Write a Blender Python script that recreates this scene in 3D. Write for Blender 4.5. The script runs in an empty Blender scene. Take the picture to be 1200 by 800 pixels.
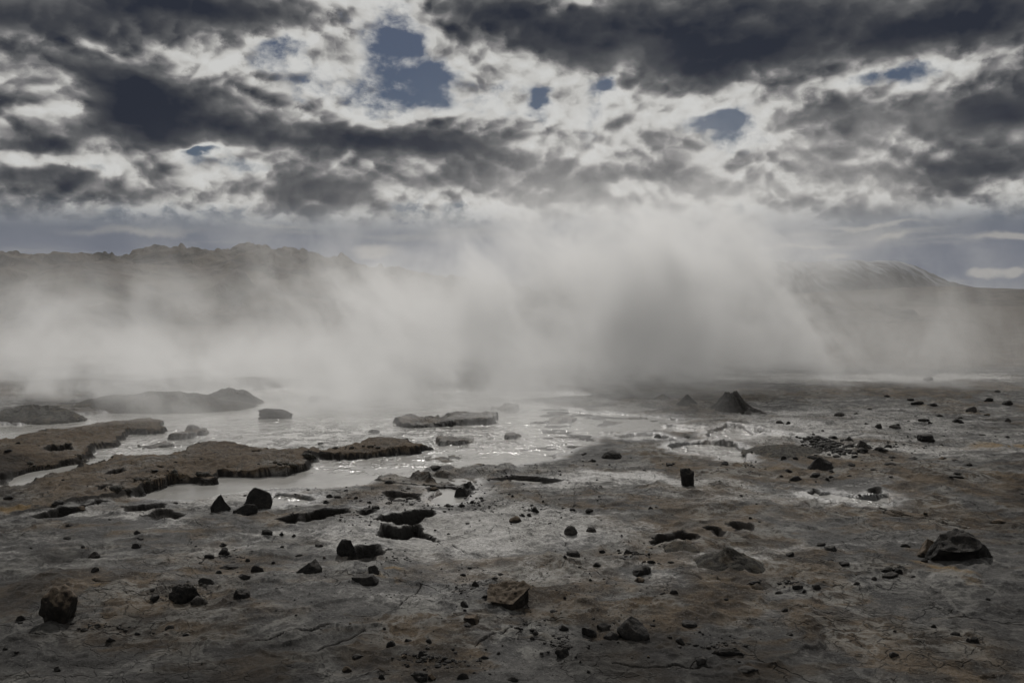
import bpy, bmesh, math
import numpy as np
from mathutils import Vector

C = bpy.context.scene.collection
SC = bpy.context.scene

# ------------------------------------------------------------------ camera
CAM_H = 2.4
F = 1000.0                                   # focal length, in pixels of a 1200 px wide photograph
PITCH = math.atan(50 / F)
cam_d = bpy.data.cameras.new('camera')
cam_d.sensor_width = 36; cam_d.lens = 30
cam_d.clip_start = 0.1; cam_d.clip_end = 60000
cam = bpy.data.objects.new('camera', cam_d); C.objects.link(cam)
cam.location = (0, 0, CAM_H)
cam.rotation_euler = (math.radians(90) - PITCH, 0, 0)
SC.camera = cam

# ------------------------------------------------------------------ sun
SUN_AZ, SUN_EL = math.radians(-3.0), math.radians(43)
sun_dir = Vector((math.sin(SUN_AZ) * math.cos(SUN_EL), math.cos(SUN_AZ) * math.cos(SUN_EL), math.sin(SUN_EL)))
sd = bpy.data.lights.new('sun', 'SUN'); sd.energy = 2.6; sd.angle = math.radians(0.6); sd.color = (1.0, 0.965, 0.92)
sun = bpy.data.objects.new('sun', sd); C.objects.link(sun)
sun.rotation_euler = (-sun_dir).to_track_quat('-Z', 'Y').to_euler()

# ------------------------------------------------------------------ colour management and sampling
SC.view_settings.view_transform = 'Standard'; SC.view_settings.look = 'None'
SC.view_settings.exposure = 0.0; SC.view_settings.gamma = 1.0
SC.render.engine = 'CYCLES'
cy = SC.cycles
cy.use_denoising = True; cy.use_adaptive_sampling = True; cy.adaptive_threshold = 0.035; cy.adaptive_min_samples = 16
cy.max_bounces = 5; cy.diffuse_bounces = 2; cy.glossy_bounces = 2
cy.volume_bounces = 2; cy.transparent_max_bounces = 8
cy.volume_step_rate = 1.0; cy.volume_max_steps = 128
cy.sample_clamp_indirect = 4.0
cy.caustics_reflective = False; cy.caustics_refractive = False


# ------------------------------------------------------------------ node maths helper
class E:
    """a float socket that can be added, multiplied ..."""
    def __init__(s, t, v): s.t = t; s.v = v
    def m(s, op, b=None, c=None, clamp=False):
        n = s.t.nodes.new('ShaderNodeMath'); n.operation = op; n.use_clamp = clamp
        for i, q in enumerate((s, b, c)):
            if q is None: continue
            if isinstance(q, E):
                if isinstance(q.v, (int, float)): n.inputs[i].default_value = q.v
                else: s.t.links.new(q.v, n.inputs[i])
            else: n.inputs[i].default_value = q
        return E(s.t, n.outputs[0])
    def __add__(s, b): return s.m('ADD', b)
    __radd__ = __add__
    def __sub__(s, b): return s.m('SUBTRACT', b)
    def __rsub__(s, b): return E(s.t, float(b)).m('SUBTRACT', s)
    def __mul__(s, b): return s.m('MULTIPLY', b)
    __rmul__ = __mul__
    def __truediv__(s, b): return s.m('DIVIDE', b)
    def sat(s): return s.m('ADD', 0.0, clamp=True)
    def exp(s): return s.m('EXPONENT')
    def sq(s): return s.m('MULTIPLY', s)
    def ss(s, a, b, lo=0.0, hi=1.0):
        n = s.t.nodes.new('ShaderNodeMapRange'); n.interpolation_type = 'SMOOTHSTEP'
        s.t.links.new(s.v, n.inputs[0])
        for i, q in zip((1, 2, 3, 4), (a, b, lo, hi)): n.inputs[i].default_value = q
        return E(s.t, n.outputs[0])


def comb(t, *xyz):
    n = t.nodes.new('ShaderNodeCombineXYZ')
    for i, q in enumerate(xyz):
        if isinstance(q, E): t.links.new(q.v, n.inputs[i])
        else: n.inputs[i].default_value = q
    return n.outputs[0]


def sep(t, vec):
    n = t.nodes.new('ShaderNodeSeparateXYZ'); t.links.new(vec, n.inputs[0])
    return [E(t, o) for o in n.outputs]


def noise(t, vec, scale, detail=4, rough=0.5, dist=0.0, dim='3D'):
    n = t.nodes.new('ShaderNodeTexNoise'); n.noise_dimensions = dim
    t.links.new(vec, n.inputs['Vector'])
    n.inputs['Scale'].default_value = scale; n.inputs['Detail'].default_value = detail
    n.inputs['Roughness'].default_value = rough; n.inputs['Distortion'].default_value = dist
    return E(t, n.outputs[0])


def vor(t, vec, scale, feature='F1', detail=0.0, rough=0.5, out='Distance', smooth=0.5):
    n = t.nodes.new('ShaderNodeTexVoronoi'); n.feature = feature
    t.links.new(vec, n.inputs['Vector']); n.inputs['Scale'].default_value = scale
    if feature == 'SMOOTH_F1': n.inputs['Smoothness'].default_value = smooth
    if feature != 'N_SPHERE_RADIUS':
        n.inputs['Detail'].default_value = detail; n.inputs['Roughness'].default_value = rough
    n.normalize = True if detail > 0 else False
    return E(t, n.outputs[out])


def mix(t, fac, a, b, blend='MIX'):
    n = t.nodes.new('ShaderNodeMix'); n.data_type = 'RGBA'; n.blend_type = blend; n.clamp_factor = True
    if isinstance(fac, E): t.links.new(fac.v, n.inputs[0])
    else: n.inputs[0].default_value = fac
    for i, q in ((6, a), (7, b)):
        if isinstance(q, (tuple, list)): n.inputs[i].default_value = (*q[:3], 1)
        else: t.links.new(q, n.inputs[i])
    return n.outputs[2]


def ramp(t, fac, stops, interp='LINEAR'):
    n = t.nodes.new('ShaderNodeValToRGB'); t.links.new(fac.v, n.inputs[0])
    r = n.color_ramp; r.interpolation = interp
    while len(r.elements) < len(stops): r.elements.new(0.5)
    for e, (p, c) in zip(r.elements, stops): e.position = p; e.color = (*c, 1)
    return n.outputs[0]


def lin(r, g, b):
    f = lambda c: ((c / 255 + 0.055) / 1.055) ** 2.4 if c > 10 else c / 255 / 12.92
    return (f(r), f(g), f(b))


# ------------------------------------------------------------------ world: broken cloud over a blue sky
def px_ang(u, v):
    """direction of a point of the sky as azimuth and elevation in degrees"""
    x, y, z = (u - 600) / F, 1.0, (400 - v) / F
    y2 = math.cos(PITCH) + z * math.sin(PITCH); z2 = z * math.cos(PITCH) - math.sin(PITCH)
    return math.degrees(math.atan2(x, y2)), math.degrees(math.atan2(z2, math.hypot(x, y2)))


world = bpy.data.worlds.new('World'); SC.world = world; world.use_nodes = True
wt = world.node_tree; wt.nodes.clear()
tc = wt.nodes.new('ShaderNodeTexCoord').outputs['Generated']
dx, dy, dz = sep(wt, tc)
az = dx.m('ARCTAN2', dy) * (180 / math.pi)
el = dz.m('ARCSINE') * (180 / math.pi)
skyn = wt.nodes.new('ShaderNodeTexSky'); skyn.sky_type = 'NISHITA'; skyn.sun_disc = False
skyn.sun_elevation = SUN_EL; skyn.sun_rotation = SUN_AZ
skyn.air_density = 1.0; skyn.dust_density = 0.6; skyn.ozone_density = 2.0
# low clouds get narrower towards the horizon: stretch the elevation
ev = dz.m('ABSOLUTE').m('POWER', 0.8) * 1.9
pv = comb(wt, dx, dy, ev)
w1 = noise(wt, pv, 7.0, 4, 0.55); w2 = noise(wt, comb(wt, dx + 5.0, dy, ev), 9.0, 4, 0.6)
azw = az + (w1 - 0.5) * 7.0
elw = el + (w2 - 0.5) * 3.6
#  u, v, half width, half height, thickness
CLOUDS = [(15, 22, 75, 34, .70), (225, 10, 120, 26, .85), (165, 118, 95, 44, 1.15), (400, 158, 135, 20, .85), (520, 172, 70, 16, .5),
          (30, 217, 60, 16, .6), (10, 158, 50, 20, .5), (355, 217, 58, 24, .75), (510, 212, 90, 16, .55),
          (740, 28, 210, 36, .95), (850, 72, 100, 26, .8), (1110, 26, 130, 40, .9), (975, 132, 60, 20, .6), (1180, 132, 60, 30, .75),
          (1080, 140, 60, 16, .3), (965, 196, 60, 18, .5), (1190, 200, 60, 24, .65), (1090, 205, 70, 14, .35), (652, 230, 48, 10, .5), (815, 200, 50, 20, .35), (700, 205, 60, 12, .25),
          (215, 196, 60, 12, .2), (140, 210, 90, 12, .3), (30, 60, 60, 25, -.1), (600, 8, 60, 20, .35),
          (480, 62, 42, 46, -.60), (518, 100, 24, 22, -.45), (330, 50, 30, 16, -.5), (832, 142, 64, 11, -.5), (712, 92, 20, 10, -.6), (640, 110, 14, 10, -.5),
          (238, 178, 24, 5, -.7), (1040, 90, 60, 15, -.15), (680, 5, 40, 14, -.5), (1060, 60, 60, 16, -.3), (440, 30, 40, 20, -.1),
          (350, 90, 80, 30, -.22), (440, 120, 50, 20, -.2), (690, 140, 150, 34, -.16), (560, 140, 60, 30, -.12), (120, 58, 120, 13, -.34), (40, 105, 56, 26, -.34), (60, 190, 110, 8, -.35), (260, 192, 90, 9, -.35), (1080, 88, 110, 14, -.40), (930, 100, 60, 20, -.15), (575, 70, 40, 26, -.35), (660, 8, 40, 12, -.3), (1130, 180, 90, 10, -.22), (400, 30, 30, 18, -.2), (880, 160, 60, 16, -.2)]
T = None
for u, v, ru, rv, a in CLOUDS:
    a0, e0 = px_ang(u, v)
    g = ((azw - a0) * (1 / (ru * .0573))).sq() + ((elw - e0) * (1 / (rv * .0573))).sq()
    g = (g * -0.9).exp() * a
    T = g if T is None else T + g
pc = comb(wt, dx, dy, dz * 1.35)
base = noise(wt, pv, 3.2, 3, 0.5)
f1 = noise(wt, pc, 7.0, 8, 0.62, 0.1)
qx, qy = (f1 - .5) * .10, (w1 - .5) * .07
def billow(up, det):
    """heaped round cloud heads: thick at the middle of each cell, thin between"""
    return 0.5 - vor(wt, comb(wt, dx + qx, dy, (dz + up) * 1.35 + qy), 16.0, 'F1', det, 0.66)
b1 = billow(0.0, 4.0)
b2 = billow(0.012, 2.0)
b0 = billow(0.0, 2.0)
cover = (el + (f1 - 0.5) * 9.0 + b1 * 2.0).ss(4.8, 6.6)              # the cloud deck ends, ragged, a few degrees above the horizon
TL = T + (base - 0.5) * 0.9 + 0.27 - el.ss(20.0, 40.0) * 0.12 + (1.0 - cover) * -0.30
thin = 1.0 - TL.ss(.45, 1.0) * .70                        # the deep dark parts are smooth, the thin parts full of detail
T = TL + ((f1 - 0.5) * 1.8 + b1 * .85 - .06) * thin
wisp = (noise(wt, comb(wt, dx + f1 * .1, dy, dz * 1.6), 13.0, 5, .62) - .5) * 1.5
alpha = (T + wisp * .45).ss(-0.12, 0.24)
bright = T + (b2 - b0) * 3.6 * thin + (f1 - .5) * .25      # tops that look up at the sun are brighter, undersides darker
ccol = ramp(wt, bright.m('MULTIPLY', 0.8, clamp=True), [
    (0.0, lin(202, 202, 200)), (0.20, lin(190, 189, 186)), (0.33, lin(160, 159, 157)), (0.46, lin(126, 125, 126)),
    (0.60, lin(95, 96, 98)), (0.80, lin(66, 68, 73)), (1.0, lin(44, 48, 58))])
# blue holes
sk = wt.nodes.new('ShaderNodeMix'); sk.data_type = 'RGBA'; sk.blend_type = 'MULTIPLY'; sk.inputs[0].default_value = 1.0
wt.links.new(skyn.outputs[0], sk.inputs[6]); sk.inputs[7].default_value = (0.0165, 0.0165, 0.018, 1)
# pale band under the deck, with thin flat streaks and small far puffs
st = noise(wt, comb(wt, dx, dy, dz * 9.0), 5.0, 6, 0.6)
lowc = mix(wt, st.ss(.48, .66) * .6, lin(104, 109, 121), lin(144, 144, 144))
far_ = None
for u, v, ru, rv, a in [(1030, 263, 52, 3.2, 1), (1045, 277, 20, 4, .9), (1195, 277, 38, 5, 1), (1150, 316, 15, 4.5, 1), (1186, 317, 13, 5, 1), (978, 298, 14, 4, .8), (436, 289, 26, 8, 1), (940, 286, 50, 2.2, .7), (300, 262, 60, 4, .5), (160, 270, 80, 6, .6)]:
    a0, e0 = px_ang(u, v)
    g = ((az + (w1 - .5) * 4.0 - a0) * (1 / (ru * .0573))).sq() + ((el + (f1 - .5) * 3.0 - e0) * (1 / (rv * .0573))).sq()
    g = (g * -1.0).exp() * a
    far_ = g if far_ is None else far_ + g
lowc = mix(wt, (far_ * (f1 * 1.2 + .4)).ss(.15, .85) * .7, lowc, lin(168, 165, 160))
lowc = mix(wt, el.ss(-0.5, 1.6), lin(140, 141, 143), lowc)
skyc = mix(wt, el.ss(3.0, 8.0), lowc, sk.outputs[2])
out = mix(wt, alpha * el.ss(4.0, 6.5, 0.0, 1.0), skyc, ccol)
bg = wt.nodes.new('ShaderNodeBackground'); wt.links.new(out, bg.inputs[0]); bg.inputs[1].default_value = 1.0
wo = wt.nodes.new('ShaderNodeOutputWorld'); wt.links.new(bg.outputs[0], wo.inputs[0])
world.cycles.sampling_method = 'MANUAL'; world.cycles.sample_map_resolution = 512


# ------------------------------------------------------------------ numpy noise
def hash3(ix, iy, iz, seed):
    h = (ix.astype(np.int64) * 374761393 + iy.astype(np.int64) * 668265263 + iz.astype(np.int64) * 2147483647 + seed * 1274126177) & 0xFFFFFFFF
    h = ((h ^ (h >> 13)) * 1274126177) & 0xFFFFFFFF
    h = ((h ^ (h >> 16)) * 2246822519) & 0xFFFFFFFF
    return ((h ^ (h >> 15)) & 0xFFFFFF) / float(0xFFFFFF)


def vn2(x, y, seed=0):
    ix = np.floor(x); iy = np.floor(y); fx = x - ix; fy = y - iy
    fx = fx * fx * fx * (fx * (fx * 6 - 15) + 10); fy = fy * fy * fy * (fy * (fy * 6 - 15) + 10)
    z = np.zeros_like(ix)
    a = hash3(ix, iy, z, seed); b = hash3(ix + 1, iy, z, seed); c = hash3(ix, iy + 1, z, seed); d = hash3(ix + 1, iy + 1, z, seed)
    return (a + (b - a) * fx) * (1 - fy) + (c + (d - c) * fx) * fy


def fbm(x, y, oct=4, seed=0, gain=0.5):
    s = 0.0; a = 1.0; t = 0.0
    for i in range(oct):
        c_, s_ = math.cos(i * 1.7 + 0.3), math.sin(i * 1.7 + 0.3)
        s = s + a * vn2((x * c_ - y * s_) + i * 17.3, (x * s_ + y * c_) - i * 9.1, seed + i)
        t += a; a *= gain; x = x * 2.03; y = y * 2.03
    return s / t


def vn3(p, seed=0):
    ip = np.floor(p); f = p - ip; f = f * f * (3 - 2 * f)
    r = 0
    for a in (0, 1):
        for b in (0, 1):
            for c in (0, 1):
                w = (f[:, 0] if a else 1 - f[:, 0]) * (f[:, 1] if b else 1 - f[:, 1]) * (f[:, 2] if c else 1 - f[:, 2])
                r = r + w * hash3(ip[:, 0] + a, ip[:, 1] + b, ip[:, 2] + c, seed)
    return r


def fbm3(p, oct=3, seed=0, gain=0.5):
    s = 0; a = 1; t = 0
    for i in range(oct):
        s = s + a * vn3(p * (2.0 ** i) + i * 7.7, seed + i); t += a; a *= gain
    return s / t


def sstep(x, a, b):
    t = np.clip((x - a) / (b - a), 0, 1); return t * t * (3 - 2 * t)


# ------------------------------------------------------------------ from the photograph to the ground
def gp(u, v, z=0.0):
    """the point at height z seen at photograph pixel (u, v)"""
    y = F * (CAM_H - z) / (v - 350.0)
    # small correction for the tilted image plane
    zz = (400 - v) / F
    y2 = math.cos(PITCH) + zz * math.sin(PITCH); z2 = zz * math.cos(PITCH) - math.sin(PITCH)
    k = (z - CAM_H) / z2
    return ((u - 600) / F * k, y2 * k)


def poly(pts, z=0.0): return np.array([gp(u, v, z) for u, v in pts])


def sdf(X, Y, P, pad=1.0):
    """signed distance, negative inside, 9 far from the polygon"""
    out_ = np.full(X.shape, 9.0)
    m = (X > P[:, 0].min() - pad) & (X < P[:, 0].max() + pad) & (Y > P[:, 1].min() - pad) & (Y < P[:, 1].max() + pad)
    x = X[m]; y = Y[m]
    if x.size == 0: return out_
    d = np.full(x.shape, 1e9); ins = np.zeros(x.shape, bool)
    n = len(P)
    for i in range(n):
        ax, ay = P[i]; bx, by = P[(i + 1) % n]
        ex, ey = bx - ax, by - ay
        t = np.clip(((x - ax) * ex + (y - ay) * ey) / (ex * ex + ey * ey + 1e-12), 0, 1)
        d = np.minimum(d, (x - ax - t * ex) ** 2 + (y - ay - t * ey) ** 2)
        c = (ay > y) != (by > y)
        xi = ax + (y - ay) * ex / (ey if abs(ey) > 1e-12 else 1e-12)
        ins ^= c & (x < xi)
    d = np.sqrt(d); d[ins] *= -1
    out_[m] = d
    return out_


def blob(X, Y, u, v, ru, rv, p=1.0):
    """soft patch on the ground centred where the photograph shows (u, v), half sizes in its pixels there"""
    cx, cyy = gp(u, v); s = cyy / F
    y1 = gp(u, v - rv)[1] - cyy
    y0 = cyy - gp(u, v + rv)[1]
    ry = np.where(Y > cyy, y1, y0)
    q = ((X - cx) / (ru * s)) ** 2 + ((Y - cyy) / ry) ** 2
    return np.exp(-q * 1.2) * p


LAKE = poly([(-400, 505), (-100, 500), (0, 498), (80, 494), (100, 486), (170, 480), (215, 474), (205, 462), (290, 456), (400, 456), (600, 459), (700, 462),
             (600, 470), (640, 477), (690, 483), (775, 489), (812, 493), (775, 499), (760, 504), (735, 508), (702, 512), (690, 521), (664, 530), (640, 540), (625, 545), (600, 549),
             (590, 556), (560, 560), (552, 572), (545, 588), (520, 594), (503, 589), (512, 578), (500, 571), (470, 567), (445, 561), (432, 564), (425, 569), (400, 573), (362, 574),
             (310, 575), (262, 580), (240, 586), (200, 588), (150, 583), (120, 574), (60, 566), (0, 572), (-200, 590), (-400, 600)])
L1 = poly([(-400, 590), (-250, 566), (0, 557), (20, 549), (60, 541), (100, 534), (106, 527), (104, 519), (128, 516), (135, 511), (150, 503), (185, 503), (196, 497), (190, 490), (170, 488),
           (130, 492), (90, 499), (60, 502), (30, 508), (0, 517), (-250, 540), (-400, 548)], .10)
L2 = poly([(-400, 640), (-250, 588), (0, 566), (45, 557), (90, 546), (115, 536), (130, 533), (200, 531), (222, 521), (240, 517), (275, 517), (290, 523), (330, 526), (400, 520), (430, 513),
           (450, 511), (470, 511), (485, 515), (503, 517), (495, 521), (470, 523), (430, 528), (400, 529), (372, 527), (362, 533), (357, 540), (335, 546), (300, 549), (252, 547), (249, 552),
           (245, 556), (215, 555), (200, 558), (180, 563), (150, 571), (130, 577), (100, 582), (60, 588), (0, 600), (-200, 660), (-400, 720)], .12)
ISLES = [(poly([(467, 492), (475, 487), (500, 487), (530, 486), (560, 484), (583, 485), (585, 491), (570, 493), (540, 493), (520, 496), (490, 497), (470, 496)], .07), .07),
         (poly([(510, 514), (530, 512), (550, 510), (551, 516), (540, 519), (515, 519)], .04), .045),
         (poly([(498, 535), (508, 532), (515, 531), (530, 531), (538, 535), (528, 538), (520, 540), (505, 538)], .03), .03),
         (poly([(431, 555), (440, 551), (460, 549), (480, 551), (500, 554), (520, 557), (540, 559), (546, 565), (541, 570), (530, 562), (500, 560), (470, 559), (450, 558)], .10), .10),
         (poly([(590, 508), (600, 505), (606, 509), (596, 512)], .03), .03), (poly([(575, 476), (600, 474), (612, 477), (598, 480)], .05), .06),
         (poly([(629, 492), (640, 490), (660, 487), (674, 490), (655, 495), (640, 496)], .03), .035),
         (poly([(500, 549), (520, 544), (545, 546), (560, 541), (598, 542), (602, 548), (590, 556), (560, 560), (546, 566), (532, 558)], .05), .05),
         (poly([(200, 505), (225, 500), (238, 505), (225, 511), (205, 511)], .04), .05), (poly([(160, 520), (190, 517), (200, 521), (175, 525)], .02), .02)]
POOLS = [poly([(835, 508), (850, 501), (870, 502), (885, 507), (900, 508), (890, 513), (870, 518), (845, 519), (832, 514)]),
         poly([(782, 526), (800, 522), (830, 520), (860, 523), (872, 531), (868, 543), (850, 541), (830, 536), (805, 533), (790, 530)]),
         poly([(700, 502), (740, 498), (790, 500), (825, 505), (815, 508), (770, 506), (720, 507)]),
         poly([(885, 506), (905, 508), (935, 517), (928, 521), (900, 513)]),
         poly([(317, 591), (322, 583), (345, 581), (364, 584), (367, 590), (350, 595), (330, 598), (318, 597)]),
         poly([(955, 585), (975, 580), (1000, 583), (1020, 586), (1040, 583), (1045, 592), (1030, 597), (1000, 594), (975, 592)]),
         poly([(720, 514), (745, 511), (770, 512), (790, 517), (765, 518), (735, 518)])]
PITS = [(poly([(355, 612), (362, 606), (380, 604), (405, 604), (409, 608), (390, 611), (370, 615), (355, 618)]), .13),
        (poly([(323, 615), (345, 611), (353, 616), (340, 621)]), .08),
        (poly([(441, 617), (455, 612), (480, 606), (500, 604), (510, 607), (500, 615), (485, 620), (465, 622), (450, 621)]), .16),
        (poly([(442, 634), (450, 624), (470, 626), (490, 621), (494, 630), (506, 638), (497, 637), (485, 634), (470, 640), (450, 640)]), .16),
        (poly([(420, 608), (432, 603), (441, 606), (436, 612), (424, 612)]), .06),
        (poly([(762, 646), (780, 639), (800, 633), (815, 636), (820, 642), (805, 646), (795, 643), (780, 646), (765, 648)]), .12),
        (poly([(780, 652), (795, 648), (798, 653), (785, 656)]), .08),
        (poly([(823, 628), (830, 626), (845, 628), (850, 632), (843, 637), (835, 632)]), .06),
        (poly([(853, 619), (865, 617), (880, 622), (879, 628), (865, 628)]), .05),
        (poly([(35, 613), (50, 610), (75, 604), (95, 602), (115, 596), (125, 596), (112, 601), (90, 608), (70, 614), (45, 616)]), .08),
        (poly([(145, 603), (160, 600), (180, 598), (193, 598), (190, 602), (170, 605), (150, 606)]), .05),
        (poly([(167, 612), (180, 606), (200, 603), (213, 608), (205, 613), (185, 616)]), .04),
        (poly([(48, 526), (58, 521), (80, 519), (83, 525), (70, 528)], .14), .13),
        (poly([(125, 552), (140, 547), (144, 552), (130, 555)], .16), .09),
        (poly([(110, 568), (128, 565), (130, 569), (118, 571)], .16), .07),
        (poly([(410, 660), (425, 651), (440, 652), (447, 664), (430, 672), (412, 668)]), .08),
        (poly([(450, 584), (470, 582), (492, 584), (485, 592), (460, 594)]), .05), (poly([(500, 576), (512, 571), (514, 577), (505, 581)]), .06),
        (poly([(575, 566), (600, 562), (640, 565), (665, 569), (640, 571), (600, 570)]), .04),
        (poly([(948, 583), (955, 577), (962, 580), (958, 586)]), .04), (poly([(1019, 580), (1028, 576), (1032, 581), (1024, 585)]), .04)]
# low swells of the ground: u, v, half width, half height (pixels), height in metres
SWELLS = [(250, 452, 140, 8, .12), (810, 642, 60, 12, .05), (700, 640, 90, 12, .05), (660, 668, 60, 10, .05), (855, 520, 40, 6, .03),
          (930, 520, 45, 9, .10), (800, 480, 60, 8, .14), (700, 476, 70, 6, .07), (650, 540, 40, 6, .03), (560, 610, 80, 10, .04), (270, 534, 45, 9, .05),
          (450, 656, 40, 16, .05), (140, 690, 100, 20, .03), (880, 600, 60, 10, .05), (1080, 560, 90, 12, .08), (1150, 468, 90, 7, .10), (850, 676, 60, 16, .05), (1000, 462, 120, 5, .06)]
# rims and thin ridges standing out of the shallow water (polylines): pixels, width m, height m
RIMS = [([(826, 506), (840, 501), (856, 499), (872, 501), (880, 507), (890, 511), (905, 510), (915, 514)], .09, .035),
        ([(664, 516), (690, 514), (720, 518)], .05, .02), ([(620, 545), (650, 540), (690, 532), (725, 524)], .06, .015), ([(650, 528), (680, 524), (700, 522)], .05, .015),
        ([(314, 597), (316, 588), (322, 582), (345, 579), (364, 582), (372, 588)], .07, .02), ([(778, 522), (800, 519), (835, 518), (870, 520)], .06, .025),
        ([(700, 507), (760, 508), (820, 510)], .05, .025), ([(610, 528), (640, 524), (670, 520)], .06, .012)]


# open cracks in the dried mud: pixels, width m, depth m
GROOVES = [([(1030, 604), (1052, 609), (1060, 611)], .018, .05), ([(1038, 602), (1062, 609), (1090, 614), (1128, 622)], .022, .06), ([(492, 632), (506, 640), (515, 641)], .02, .05),
           ([(300, 770), (330, 764), (362, 758), (395, 752)], .007, .02), ([(720, 792), (760, 793), (830, 795)], .007, .02), ([(990, 717), (1008, 719)], .008, .02), ([(560, 768), (580, 758), (598, 750)], .006, .02),
           ([(110, 690), (122, 695), (145, 697)], .009, .03), ([(840, 694), (850, 700), (885, 703), (900, 699)], .010, .03), ([(800, 684), (812, 686), (820, 692)], .008, .02), ([(535, 645), (545, 655), (560, 660)], .007, .02),
           ([(375, 784), (400, 770), (430, 758)], .006, .02), ([(460, 726), (485, 713), (498, 700)], .005, .015)]


def ground_height(X, Y):
    """height and colour masks of the ground"""
    wx = (fbm(X * 2.2, Y * 1.6, 4, 11) - .5) * .34; wy = (fbm(X * 2.2, Y * 1.6, 4, 23) - .5) * .50
    far = sstep(Y, 24, 60)
    amp = 0.35 + 0.65 * sstep(Y, 8.5, 12)
    WX = X + wx * amp; WY = Y + wy * amp
    h = 0.045 + (fbm(X * .35, Y * .35, 3, 3) - .5) * .05 + (fbm(X * 1.6, Y * 1.3, 4, 5) - .5) * .06 + (fbm(X * 7, Y * 6, 5, 7, .65) - .5) * .030
    rid = 1 - np.abs(fbm(X * 3.1, Y * 2.6, 3, 31) * 2 - 1)
    h = h + (rid ** 6) * .016 + (1 - np.abs(fbm(X * 1.2 + 9, Y * 2.0, 4, 33, .6) * 2 - 1)) ** 8 * .03
    h = h + 0.05 * sstep(-Y, -8.5, -6.5)
    dl = sdf(WX, WY, LAKE, 2.5)
    h = np.where(dl > 0, .022 + (h - .022) * (.35 + .65 * sstep(dl, 0, .6)), h)
    for u, v, ru, rv, a in SWELLS:
        h = h + blob(WX, WY, u, v, ru, rv, a) * sstep(dl, .05, 1.6)
    h = np.maximum(h, 0.012 + 0.006 * fbm(X * 9, Y * 9, 2, 9))
    dark = np.zeros_like(X); wet = np.zeros_like(X); crust = np.zeros_like(X)
    # the lake
    d = dl
    inn = 1 - sstep(d, -.06, .05)
    mud = sstep(fbm(X * 2.6 + 5, Y * 3.8, 4, 41), .54, .60) * (1 - sstep(Y, 18, 20)) * sstep(X, -.3, .9) * sstep(Y, 11.5, 12.5)   # thin crust slivers on the right of the lake
    depth = -.05 + mud * .064
    h = h * (1 - inn) + inn * depth
    wet = np.maximum(wet, 1 - sstep(d, -.1, .35))
    wet = wet * (1 - .7 * mud * inn); dark = np.maximum(dark, .45 * mud * inn)
    for P in POOLS:
        d = sdf(X + wx * .5, Y + wy * .6, P)
        i2 = 1 - sstep(d, -.04, .04)
        h = h * (1 - i2) + i2 * -.04
        wet = np.maximum(wet, 1 - sstep(d, .0, .35))
    for pts, w, a in RIMS:
        P = poly(pts); dd = np.full(X.shape, 9.0)
        for i in range(len(P) - 1):
            ax, ay = P[i]; bx, by = P[i + 1]; ex, ey = bx - ax, by - ay
            m = (np.abs(X - (ax + bx) / 2) < abs(ex) / 2 + .8) & (np.abs(Y - (ay + by) / 2) < abs(ey) / 2 + .8)
            x = (X + wx * .4)[m]; y = (Y + wy * .4)[m]
            t = np.clip(((x - ax) * ex + (y - ay) * ey) / (ex * ex + ey * ey), 0, 1)
            q = np.hypot(x - ax - t * ex, y - ay - t * ey)
            dd[m] = np.minimum(dd[m], q)
        k = 1 - sstep(dd, w * .4, w * 1.6)
        h = np.maximum(h, k * a * (0.6 + 0.8 * fbm(X * 5, Y * 5, 2, 77)) - (1 - k) * 9)
    # raised crust shelves with broken edges
    lump = fbm(X * 2.2, Y * 2.0, 4, 51)
    top = (lump - .5) * .10 + (1 - np.abs(fbm(X * 4.5, Y * 4.0, 4, 57) * 2 - 1)) ** 3 * .035 + (fbm(X * 16, Y * 14, 3, 53) - .5) * .022 - .015
    erag = sstep(fbm(X * 1.3, Y * 1.3, 3, 58), .45, .65) * .16
    for P, z, rag in ((L1, .10, 1.0), (L2, .12, 1.0)):
        d = sdf(X + wx * .6, Y + wy * .7, P, 1.5)
        d = d + (fbm(X * 4.5, Y * 4, 2, 61) - .5) * .24
        i2 = 1 - sstep(d, -.02, .02 + erag)
        fade = 1 - sstep(-(X + .62 * Y), -2.0, 1.2) * sstep(-Y, -12.0, -10.0) * .8
        dip = -.05 * (1 - sstep(np.abs(d), .0, .25)) * .3
        z2 = .03 + (z - .03) * fade + top + dip + .03 * sstep(-d, .1, .8)
        h = np.where(i2 > 0, np.maximum(h, h * (1 - i2) + i2 * z2), h)
        crust = np.maximum(crust, i2 * fade)
        dark = np.maximum(dark, (1 - sstep(np.abs(d - .035), .035, .07)) * .95 * fade); wet = wet * (1 - i2)  # shade of the backlit ledge walls painted into the dark mask
    for P, z in ISLES:
        d = sdf(X + wx * .6, Y + wy * .6, P) + (fbm(X * 6, Y * 5, 2, 61, .5) - .5) * .26
        i2 = 1 - sstep(d, -.02, .03 + erag * .7)
        h = np.where(i2 > 0, np.maximum(h, h * (1 - i2) + i2 * (z * (.25 + 1.35 * sstep(lump, .3, .7)) + top * .45)), h)
        crust = np.maximum(crust, i2 * .45)
        dark = np.maximum(dark, (1 - sstep(np.abs(d - .03), .03, .09)) * .9 * (z > .06)); wet = wet * (1 - i2 * .8)  # wall shade painted round the higher isles too
    # pits
    for P, a in PITS:
        d = sdf(X + wx * .18 * amp, Y + wy * .22 * amp, P) + (fbm(X * 14, Y * 14, 3, 63) - .5) * .06
        i2 = 1 - sstep(d, -.05, .012)
        h = h - i2 * a * 1.25 + (1 - sstep(np.abs(d - .05), .0, .07)) * .012
        dark = np.maximum(dark, 1 - sstep(d, .015, .045))  # dark pit mud, plus painted shade on the pit walls
        wet = np.maximum(wet, (1 - sstep(d, .0, .25)) * .25) * (1 - i2)
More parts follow.
